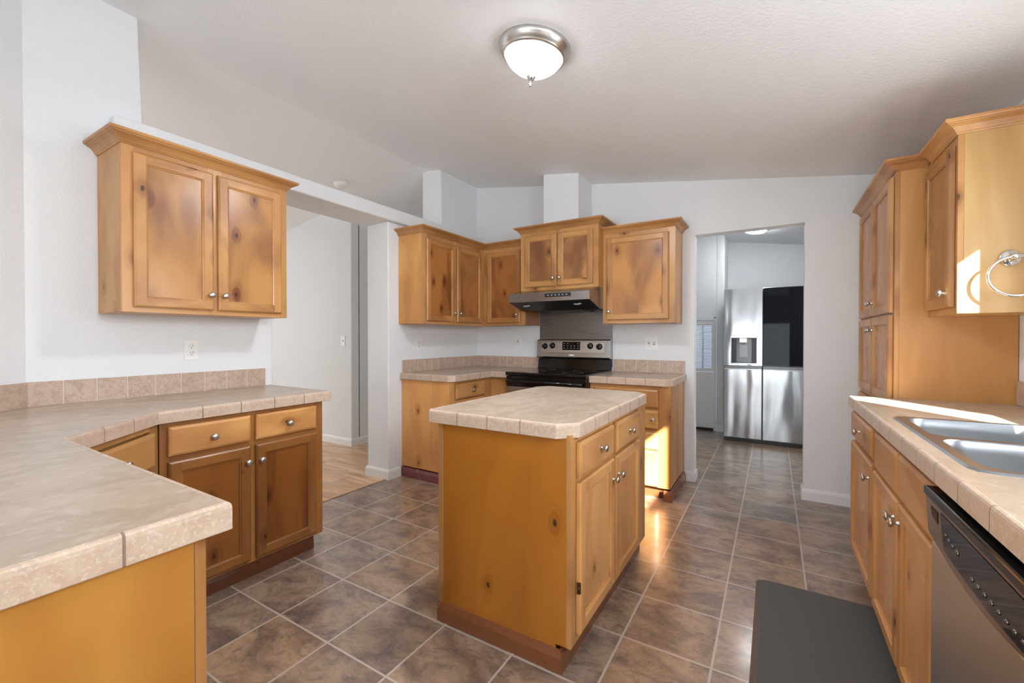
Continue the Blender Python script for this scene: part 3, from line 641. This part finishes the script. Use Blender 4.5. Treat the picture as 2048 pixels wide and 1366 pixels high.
# ------------------------------------------------------------------ right wall
XF = 0.378
def rloc(y): return (XF, y, 0.0)
t = thing('base_cabinet', 'far narrow alder base cabinet with a drawer over one door, along the right wall', 'cabinet', rloc(2.925), RM90, GB)
body(t, 0.582, 0.59, 0.092, 0.872, toe=(0, 0.582)); face_frame(t, 0.582, 0.092, 0.872, [(0, 0.035), (0.547, 0.582)], [(0.092, 0.115), (0.68, 0.71), (0.84, 0.872)])
drawer(t, 0.012, 0.562, 0.708, 0.836, [(0.295, 0.774)]); door(t, 0.012, 0.562, 0.112, 0.682, (0.53, 0.618), 1.05, 1.05, pm=ALQ)
t = thing('sink_cabinet', 'wide alder sink base cabinet with two false drawer fronts over two doors', 'cabinet', rloc(2.342), RM90, GB)
body(t, 0.812, 0.59, 0.092, 0.700, toe=(0, 0.812)); face_frame(t, 0.812, 0.092, 0.872, [(0, 0.035), (0.40, 0.44), (0.777, 0.812)], [(0.092, 0.115), (0.665, 0.69), (0.836, 0.872)])
drawer(t, 0.040, 0.418, 0.690, 0.836, None, 0.95, 'false_drawer_front'); drawer(t, 0.438, 0.800, 0.690, 0.836, None, 0.95, 'false_drawer_front')
door(t, 0.016, 0.428, 0.106, 0.674, (0.402, 0.612), 1.05, 1.05, pm=ALQ); door(t, 0.444, 0.800, 0.106, 0.674, (0.470, 0.614), 1.05, 1.05, pm=ALQ)
# dishwasher
t = thing('dishwasher', 'stainless dishwasher with a black control panel under the right countertop', 'dishwasher', (0.352, 1.515, 0.0), RM90)
W = 0.60
m = MB(); m.box(0.004, W, 0.03, 0.60, 0.09, 0.73); m.box(0.01, W-0.01, 0.08, 0.55, 0, 0.089); m.build('body', BLKM, t)
m = MB(); m.box(0.004, W, 0.0, 0.03, 0.10, 0.705, 0, 0.004, 2); m.build('door', steel('warm brushed door steel', (184, 186, 188), 0.36), t)
pr = []; n = 12
m = MB(); b2 = bmesh.new()
top = [(0.004+(W-0.004)*k/n, 0.822) for k in range(n+1)]
bot = [(0.004+(W-0.004)*k/n, 0.728-0.030*math.sin(PI*min(1, max(0, k/n)))) for k in range(n+1)]
for (xa, za), (xb, zb), (xc, zc2), (xd, zd) in zip(top, top[1:], bot[1:], bot):
    A = [b2.verts.new(p) for p in ((xa, -0.012, za), (xb, -0.012, zb), (xc, -0.006, zc2), (xd, -0.006, zd))]; B = [b2.verts.new((q.co.x, 0.03, q.co.z)) for q in A]
    b2.faces.new(A); b2.faces.new((A[0], A[1], B[1], B[0])); b2.faces.new((A[3], A[2], B[2], B[3]))
    if xa < 0.005: b2.faces.new((A[0], A[3], B[3], B[0]))
    if xb > W-0.001: b2.faces.new((A[1], A[2], B[2], B[1]))
bmesh.ops.remove_doubles(b2, verts=list(b2.verts), dist=1e-5); m.merge(b2)
cp = m.build('control_panel', steel('bronze tinted brushed steel', (168, 150, 130), 0.22), t)
m = MB(); m.box(0.0, W, -0.016, 0.03, 0.8225, 0.846, 0, 0.005, 2); m.build('top_strip', BLK, t)
def front(x, z): return -0.012+0.006*(0.822-z)/0.10
m = MB(); q = [(0.118, 0.814), (0.545, 0.814), (0.55, 0.725), (0.33, 0.713), (0.128, 0.728)]
m.face([(x, front(x, z)-0.0012, z) for x, z in q]); m.build('display', BLKG, cp)
m = MB(); q = [(0.045, 0.806), (0.098, 0.806), (0.095, 0.775), (0.055, 0.783)]
m.face([(x, front(x, z)-0.0012, z) for x, z in q]); m.build('vent_slot', SLOT, cp)
for x, z, r in [(0.150, 0.772, 0.0042), (0.172, 0.768, 0.0042), (0.195, 0.765, 0.0042), (0.222, 0.762, 0.007)]+[(0.30+k*0.03, 0.742, 0.0048) for k in range(8)]:
    m = MB(); m.lathe([(r, 0.0), (r, 0.0015), (r*0.7, 0.0028), (0, 0.0028)], 16, 0, Matrix.Translation((x, front(x, z)-0.001, z)) @ Matrix.Rotation(PI/2, 4, 'X')); m.build('button', SSD, cp)
t = thing('base_cabinet', 'alder base cabinet on the near side of the dishwasher', 'cabinet', rloc(0.91), RM90, GB)
body(t, 1.2, 0.59, 0.092, 0.872, toe=(0, 1.2)); face_frame(t, 1.2, 0.092, 0.872, [(0, 0.04), (0.58, 0.62), (1.16, 1.2)], [(0.092, 0.115), (0.68, 0.71), (0.84, 0.872)])
for a in (0.02, 0.61): drawer(t, a, a+0.57, 0.708, 0.836, [(a+0.285, 0.774)]); door(t, a, a+0.57, 0.112, 0.682, (a+0.05, 0.61))
XC = 0.348
SX0, SX1, SY0, SY1 = 0.398, 0.950, 1.415, 2.245
counter('countertop', 'long sandy countertop with the sink set into it, along the right wall', (XC+I, XW-0.002, -0.30, 2.928), [(XC, 2.929), (XC, -0.30)], (0.66, 1.3), hole=(SX0+0.012, SX1-0.012, SY0+0.012, SY1-0.012))
backsplash('backsplash', 'row of tan backsplash tiles under the window on the right wall', [(XW, 2.928), (XW, -0.30)], 0.108, (XW, 1.3))
# sink
t = thing('sink', 'double bowl stainless drop-in sink in the right countertop', 'sink', (SX0, SY0, 0.9145))
def rrect(x0, x1, y0, y1, r, n=6):
    P = []
    for cx, cy, a0 in ((x1-r, y1-r, 0), (x0+r, y1-r, PI/2), (x0+r, y0+r, PI), (x1-r, y0+r, 3*PI/2)):
        for k in range(n+1): P.append((cx+r*math.cos(a0+PI/2*k/n), cy+r*math.sin(a0+PI/2*k/n)))
    return P
DXs, DYs = SX1-SX0, SY1-SY0
bowls = [(0.035, 0.415, 0.03, DYs/2-0.015), (0.035, 0.415, DYs/2+0.015, DYs-0.03)]
m = MB()
def loopring(m, A, za, B, zb, mat=0):
    n = len(A); va = [m.bm.verts.new((*p, za)) for p in A]; vb = [m.bm.verts.new((*p, zb)) for p in B]
    for k in range(n):
        f = m.bm.faces.new((va[k], va[(k+1) % n], vb[(k+1) % n], vb[k])); f.smooth = True; f.material_index = mat
outer = rrect(0, DXs, 0, DYs, 0.05); o2 = rrect(0.006, DXs-0.006, 0.006, DYs-0.006, 0.046)
loopring(m, outer, -0.0005, o2, 0.0045)
# deck: flat plate with the two bowl openings, made by filling between loops
ed = []
bmd = bmesh.new()
def addloop(P, z):
    vs = [bmd.verts.new((*p, z)) for p in P]; return [bmd.edges.new((vs[i], vs[(i+1) % len(vs)])) for i in range(len(vs))]
E_ = addloop(o2, 0.0045)
for x0, x1, y0, y1 in bowls: E_ += addloop(rrect(x0, x1, y0, y1, 0.06), 0.0045)
bmesh.ops.triangle_fill(bmd, use_beauty=True, use_dissolve=False, edges=E_, normal=(0, 0, 1))
m.merge(bmd)
m.build('rim', SINKM, t)
for x0, x1, y0, y1 in bowls:
    m = MB(); seq = [(0.0, 0.0045, 0.06), (0.004, 0.000, 0.057), (0.010, -0.03, 0.054), (0.018, -0.13, 0.05), (0.035, -0.165, 0.045), (0.06, -0.175, 0.04)]
    for (i0, z0, r0), (i1, z1, r1) in zip(seq, seq[1:]): loopring(m, rrect(x0+i0, x1-i0, y0+i0, y1-i0, r0), z0, rrect(x0+i1, x1-i1, y0+i1, y1-i1, r1), z1)
    i1 = 0.06; f = m.bm.faces.new([m.bm.verts.new((*p, -0.175)) for p in rrect(x0+i1, x1-i1, y0+i1, y1-i1, 0.04)])
    bmesh.ops.remove_doubles(m.bm, verts=list(m.bm.verts), dist=1e-5); bo = m.build('bowl', SINKM, t, recalc=True)
    m = MB(); m.lathe([(0.0, 0.002), (0.03, 0.002), (0.042, 0.003), (0.045, 0.0)], 24, 0, Matrix.Translation(((x0+x1)/2, (y0+y1)/2, -0.175))); m.build('drain', CHROME, bo)
# upper cabinet and pantry
t = thing('pantry_cabinet', 'tall alder pantry cabinet with two pairs of doors beside the doorway', 'cabinet', (0.534, YB-0.004, 0.0), RM90)
W = YB-0.004-2.931
body(t, W, 0.440, 0.092, 2.105, toe=(0, W), tone=1.0); face_frame(t, W, 0.092, 2.105, [(0, 0.06), (0.50, 0.56), (W-0.025, W)], [(0.092, 0.12), (0.82, 0.88), (1.335, 1.37), (2.05, 2.105)])
for z0, z1, kz in ((1.358, 2.062, 1.436), (0.880, 1.346, 1.272)):
    door(t, 0.055, 0.515, z0, z1, (0.487, kz), 0.98, (0.98, 0.88, 0.84), pm=ALQ); door(t, 0.525, 0.975, z0, z1, (0.553, kz), 0.98, (0.98, 0.88, 0.84), pm=ALQ)
for x0, x1 in ((0.055, 0.515), (0.525, 0.975)): door(t, x0, x1, 0.112, 0.85, ((x1-0.03) if x0 < 0.1 else x0+0.03, 0.78))
crown(t, [(0, 0.0), (W, 0), (W, 0.122)], 2.083)
t = thing('upper_cabinet', 'yellow birch sided upper cabinet beside the sink window with a towel ring on it', 'cabinet', (0.662, 2.9305, 1.330), RM90, GU)
body(t, 0.3965, 0.312, 0.0, 0.775, mat=wood('yellow birch veneer', (200, 162, 104), (168, 124, 70), 'z', 0.1, 0.45, 0.35, 0.34, 7)); face_frame(t, 0.3965, 0, 0.775, [(0, 0.04), (0.371, 0.3965)], [(0, 0.035), (0.715, 0.775)])
door(t, 0.022, 0.372, 0.030, 0.715, (0.345, 0.092), 0.95, 0.72, pm=ALQ)
crown(t, [(0.0525, 0.0), (0.3965, 0), (0.3965, 0.312)], 0.753, 1.08)
# towel ring
t = thing('towel_ring', 'chrome towel ring hanging on the side of the cabinet beside the window', 'towel ring', (0.815, 2.5335, 1.549))
MR = Matrix.Rotation(PI/2, 4, 'X')
m = MB(); m.lathe([(0.0, 0.0), (0.033, 0.0), (0.034, 0.004), (0.030, 0.010), (0.020, 0.014), (0.012, 0.018), (0.010, 0.05), (0.012, 0.054), (0.009, 0.06), (0.0, 0.06)], 28, 0, MR); m.build('mount', CHROME, t)
m = MB(); m.tube([(-0.012, -0.050, 0), (0.028, -0.050, 0)], 0.0085, 14); m.build('sleeve', CHROME, t)
R = 0.078; m = MB(); m.tube([(R*math.sin(2*PI*k/48), -0.050-0.012*(1-math.cos(2*PI*k/48))*0.5, -R+R*math.cos(2*PI*k/48)) for k in range(48)], 0.0055, 10, closed=True); m.build('ring', CHROME, t)
# floor mat
t = thing('floor_mat', 'charcoal anti-fatigue mat on the floor in front of the sink', 'mat', (0.16, 1.9, 0.0))
m = MB(); P = rrect(-0.228, 0.262, -0.70, 0.605, 0.035); Pi = rrect(-0.205, 0.24, -0.678, 0.582, 0.03)
loopring(m, P, 0.0015, P, 0.006, 1); loopring(m, P, 0.006, Pi, 0.019); m.bm.faces.new([m.bm.verts.new((*p, 0.019)) for p in Pi]); m.bm.faces.new([m.bm.verts.new((*p, 0.0015)) for p in P]); m.build('pad', [MATM, MATE], t)

# ------------------------------------------------------------------ outlets and switches (local: plate in the xz plane facing -y)
def outlet(label, loc, rz, kinds, cat='outlet', group='white wall plates'):
    t = thing('power_outlet', label, cat, loc, rz, group)
    n = len(kinds); w2 = 0.035 + 0.023*(n-1)
    m = MB(); m.box(-w2, w2, -0.006, 0.0, -0.0575, 0.0575, 0, 0.0025, 2); m.build('plate', GLOSSW, t)
    for i, k in enumerate(kinds):
        cx = (i-(n-1)/2)*0.046
        if k == 'duplex':
            for cz in (0.0195, -0.0195):
                m = MB(); m.lathe([(0.0168, 0.0), (0.0168, 0.0022), (0.0155, 0.003), (0.0, 0.003)], 20, 0, Matrix.Translation((cx, -0.006, cz)) @ MR)
                for sx in (-0.0062, 0.0062): m.box(cx+sx-0.0011, cx+sx+0.0011, -0.0094, -0.0085, cz+0.001, cz+0.009, 1)
                m.lathe([(0.0026, 0.0), (0.0026, 0.0006), (0, 0.0006)], 10, 1, Matrix.Translation((cx, -0.0088, cz-0.007)) @ MR)
                m.build('socket', [GLOSSW, SLOT], t)
        elif k == 'gfci':
            m = MB(); m.box(cx-0.0165, cx+0.0165, -0.0085, -0.006, -0.033, 0.033, 0, 0.001)
            for cz in (0.020, -0.020):
                for sx in (-0.0062, 0.0062): m.box(cx+sx-0.0011, cx+sx+0.0011, -0.0092, -0.0083, cz+0.001, cz+0.008, 1)
                m.box(cx-0.002, cx+0.002, -0.0092, -0.0083, cz-0.008, cz-0.004, 1)
            m.box(cx-0.008, cx+0.008, -0.0098, -0.0083, 0.001, 0.006, 1); m.box(cx-0.008, cx+0.008, -0.0098, -0.0083, -0.006, -0.001, 2)
            m.build('socket', [GLOSSW, SLOT, GREYP], t)
        else:
            m = MB(); m.box(cx-0.005, cx+0.005, -0.016, -0.005, -0.002, 0.010, 0, 0.001); m.box(cx-0.008, cx+0.008, -0.0072, -0.0058, -0.014, 0.014, 1, 0.0005); m.build('toggle', [GLOSSW, GREYP], t)
    return t
outlet('white duplex outlet on the left wall under the large upper cabinet', (XL+0.0005, 1.155, 1.157), R90, ['duplex'])
outlet('white duplex outlet on the short wall under the corner cabinet, next to the white post', (XP+0.0005, 2.971, 1.162), R90, ['duplex'])
outlet('white outlet with test buttons on the back wall just left of the range', (-2.311, YB-0.0005, 1.185), 0, ['gfci'])
outlet('double white plate with an outlet and a switch, right of the range', (-0.930, YB-0.0005, 1.175), 0, ['gfci', 'switch'])
o = outlet('white light switch on the grey hall wall beyond the opening', (-4.20, 3.1995, 1.19), 0, ['switch'], 'light switch'); o.name = 'light_switch'

# ------------------------------------------------------------------ ceiling fittings
NRM = Vector((-0.151, 0, -1)).normalized()
def ceil_M(x, y, s=1): return Matrix.Translation((x, y, zc(x))) @ Vector((-0.151*s, 0, -1)).to_track_quat('Z', 'Y').to_matrix().to_4x4()
t = thing('ceiling_light', 'round nickel ceiling light with a glowing ribbed glass bowl over the kitchen', 'ceiling light'); t.matrix_world = ceil_M(-0.985, 1.832)
m = MB(); m.lathe([(0.0, 0.0), (0.172, 0.0), (0.174, 0.006), (0.170, 0.020), (0.163, 0.026), (0.161, 0.033), (0.155, 0.036), (0.152, 0.044), (0.146, 0.050), (0.140, 0.050), (0.140, 0.03)], 56); m.build('metal_ring', NICK, t)
m = MB(); n = 96
prof = [(0.139, 0.046), (0.132, 0.062), (0.114, 0.084), (0.088, 0.104), (0.058, 0.119), (0.028, 0.129), (0.0, 0.132)]
rings = []
for r, h in prof: rings.append([m.bm.verts.new(((r*(1+(0.006 if k % 2 else -0.006)))*math.cos(2*PI*k/n), (r*(1+(0.006 if k % 2 else -0.006)))*math.sin(2*PI*k/n), h)) for k in range(n)])
for a, c in zip(rings, rings[1:]):
    for k in range(n):
        f = m.bm.faces.new((a[k], a[(k+1) % n], c[(k+1) % n], c[k])); f.smooth = True
m.build('glass_bowl', glow('lit ribbed glass', (242, 247, 255), 9.0), t)
bd = bpy.data.lights.new('bulb', 'AREA'); bd.shape = 'DISK'; bd.size = 0.2; bd.energy = 14; bd.color = (0.93, 0.96, 1.0); bo_ = bpy.data.objects.new('bulb', bd); C.objects.link(bo_); bo_.location = (-0.985-0.028, 1.832, zc(-0.985)-0.192)
m = MB(); m.lathe([(0.0, 0.124), (0.022, 0.128), (0.022, 0.136), (0.016, 0.148), (0.007, 0.156), (0.004, 0.164), (0.008, 0.170), (0.006, 0.180), (0.0, 0.184)], 20); m.build('finial', NICK, t)
t = thing('smoke_detector', 'round white smoke detector on the ceiling past the beam', 'smoke detector'); t.matrix_world = Matrix.Translation((-3.80, 2.87, zc(-3.80))) @ Vector((0.151, 0, -1)).to_track_quat('Z', 'Y').to_matrix().to_4x4()
m = MB(); m.lathe([(0.0, 0.0), (0.068, 0.0), (0.068, 0.012), (0.062, 0.016), (0.060, 0.030), (0.050, 0.038), (0.0, 0.040)], 36); m.build('housing', GLOSSW, t)
t = thing('flush_light', 'small glowing flush light on the ceiling of the room with the fridge', 'ceiling light'); t.matrix_world = ceil_M(-0.19, 5.75)
m = MB(); m.lathe([(0.0, 0.0), (0.14, 0.0), (0.14, 0.018), (0.125, 0.022)], 40); m.build('metal_ring', NICK, t)
m = MB(); m.lathe([(0.125, 0.020), (0.10, 0.045), (0.05, 0.06), (0.0, 0.064)], 40); m.build('glass_bowl', glow('lit frosted glass', (246, 249, 255), 36.0), t)

# ------------------------------------------------------------------ fridge and utility door
t = thing('refrigerator', 'stainless fridge with a water dispenser and one dark glass door, seen through the doorway', 'refrigerator', (-0.503, 5.68, 0.0))
W = 0.905; sp = 0.397
m = MB(); m.box(0.006, W-0.006, 0.07, 0.80, 0.05, 1.775, bev=0.004); m.box(0.03, W-0.03, 0.10, 0.75, 0.0, 0.05); m.build('body', plain('dark grey painted steel', (70, 70, 72), 0.4), t)
def fdoor(x0, x1, z0, z1, mat, name='door'):
    q = MB(); q.box(x0, x1, 0.0, 0.062, z0, z1, 0, 0.006, 3); return q.build(name, mat, t)
# left upper door has the dispenser recess: built as four slabs round the opening
dx0, dx1, dz0, dz1 = 0.075, 0.340, 0.925, 1.252
q = MB(); x0, x1, z0, z1 = 0.0, sp-0.003, 0.902, 1.795
F = [(x0, z0), (dx0, z0), (dx1, z0), (x1, z0)]; xs = [x0, dx0, dx1, x1]; zs = [z0, dz0, dz1, z1]
for i in range(3):
    for j in range(3):
        if i == 1 and j == 1: continue
        q.face([(xs[i], 0, zs[j]), (xs[i+1], 0, zs[j]), (xs[i+1], 0, zs[j+1]), (xs[i], 0, zs[j+1])])
q.face([(x0, 0, z0), (x0, 0.062, z0), (x0, 0.062, z1), (x0, 0, z1)]); q.face([(x1, 0, z0), (x1, 0.062, z0), (x1, 0.062, z1), (x1, 0, z1)])
q.face([(x0, 0, z1), (x1, 0, z1), (x1, 0.062, z1), (x0, 0.062, z1)]); q.face([(x0, 0, z0), (x1, 0, z0), (x1, 0.062, z0), (x0, 0.062, z0)])
q.face([(dx0, 0, dz0), (dx0, 0.055, dz0), (dx0, 0.055, dz1), (dx0, 0, dz1)], 1); q.face([(dx1, 0, dz0), (dx1, 0.055, dz0), (dx1, 0.055, dz1), (dx1, 0, dz1)], 1)
q.face([(dx0, 0, dz0), (dx1, 0, dz0), (dx1, 0.055, dz0), (dx0, 0.055, dz0)], 1); q.face([(dx0, 0, dz1), (dx1, 0, dz1), (dx1, 0.055, dz1), (dx0, 0.055, dz1)], 1); q.face([(dx0, 0.055, dz0), (dx1, 0.055, dz0), (dx1, 0.055, dz1), (dx0, 0.055, dz1)], 1)
bmesh.ops.remove_doubles(q.bm, verts=list(q.bm.verts), dist=1e-5)
ld = q.build('door', [SSF, plain('dark dispenser lining', (38, 42, 52), 0.3)], t)
q = MB(); q.box(dx0-0.006, dx1+0.006, -0.006, 0.02, dz1-0.03, dz1+0.004, 0, 0.003); q.box(dx0-0.006, dx0+0.006, -0.005, 0.02, dz0-0.006, dz1, 0, 0.002); q.box(dx0, dx1+0.004, -0.004, 0.05, dz0-0.008, dz0+0.006, 0, 0.002)
q.build('dispenser_trim', SS, ld)
q = MB(); q.box(dx0+0.055, dx1-0.05, 0.015, 0.05, dz0+0.006, dz1-0.032, 0, 0.006); q.box(0.158, 0.245, 0.008, 0.02, dz0+0.07, dz0+0.22, 1, 0.004); q.build('dispenser_back', [GREYP, plain('pale paddle', (178, 180, 182), 0.3)], ld)
q = MB(); q.box(0.16, 0.243, -0.004, 0.03, dz1-0.085, dz1-0.03, 0, 0.004); q.lathe([(0.010, -0.02), (0.014, 0.0)], 14, 0, Matrix.Translation((0.2015, 0.012, dz1-0.085))); q.build('spout', NICK, ld)
d = fdoor(sp+0.003, W, 0.902, 1.795, SSF)
q = MB(); q.box(sp+0.005, W-0.003, -0.004, 0.002, 0.908, 1.790, 0, 0.001); q.build('glass_panel', DARKG, d)
for x0, x1 in ((0.0, sp-0.003), (sp+0.003, W)):
    d = fdoor(x0, x1, 0.052, 0.862, SSF, 'lower_door')
    q = MB(); q.box(x0+0.002, x1-0.002, 0.016, 0.062, 0.863, 0.899, 0, 0.002); q.build('grip_recess', plain('shadow grey metal', (120, 121, 122), 0.35, 0.8), d)
    q = MB(); q.box(x0+0.003, x1-0.003, -0.003, 0.02, 0.852, 0.866, 0, 0.003); q.build('grip_lip', SS, d)
# half-glazed door in the utility room
t = bpy.data.objects.new('door_1', None); C.objects.link(t); t.location = (-1.455, UY, 0.0); t['kind'] = 'structure'
DW = 0.785
m = MB(); m.box(0.0, DW, 0.02, 0.055, 0.03, 0.770, 0, 0.004); m.build('lower_leaf', TRIM, t)
m = MB(); g0, g1, h0, h1 = 0.16, DW-0.028, 0.815, 1.400
for bx in ((0.0, g0, 0.776, 1.468), (g1, DW, 0.776, 1.468), (g0, g1, 0.776, h0), (g0, g1, h1, 1.468)): m.box(bx[0], bx[1], 0.015, 0.055, bx[2], bx[3], 0, 0.003)
m.box(DW-0.145, DW-0.128, 0.013, 0.05, h0, h1, 0, 0.002)
m.build('upper_leaf', TRIM, t)
m = MB(); m.box(g0, g1, 0.040, 0.044, h0, h1); m.build('pane', GLASS, t)
m = MB()
for k in range(34):
    z = h0+0.009+k*0.0173; m.face([(g0, 0.024, z-0.0045), (g1, 0.024, z-0.0045), (g1, 0.036, z+0.0045), (g0, 0.036, z+0.0045)])
o = m.build('blind_slats', TRIM, t, recalc=False); o.modifiers.new('s', 'SOLIDIFY').thickness = 0.0008
m = MB(); m.box(DW, DW+0.022, -0.006, 0.06, 0.0, 1.50, 0, 0.003); m.box(-0.02, DW+0.022, -0.006, 0.06, 1.475, 1.50, 0, 0.003); m.box(-0.02, 0.0, -0.006, 0.06, 0.0, 1.50); m.build('jamb', TRIM, t)
m = MB(); m.box(0.0, DW, 0.0, 0.06, 0.0, 0.028); m.build('sill', SLOT, t)
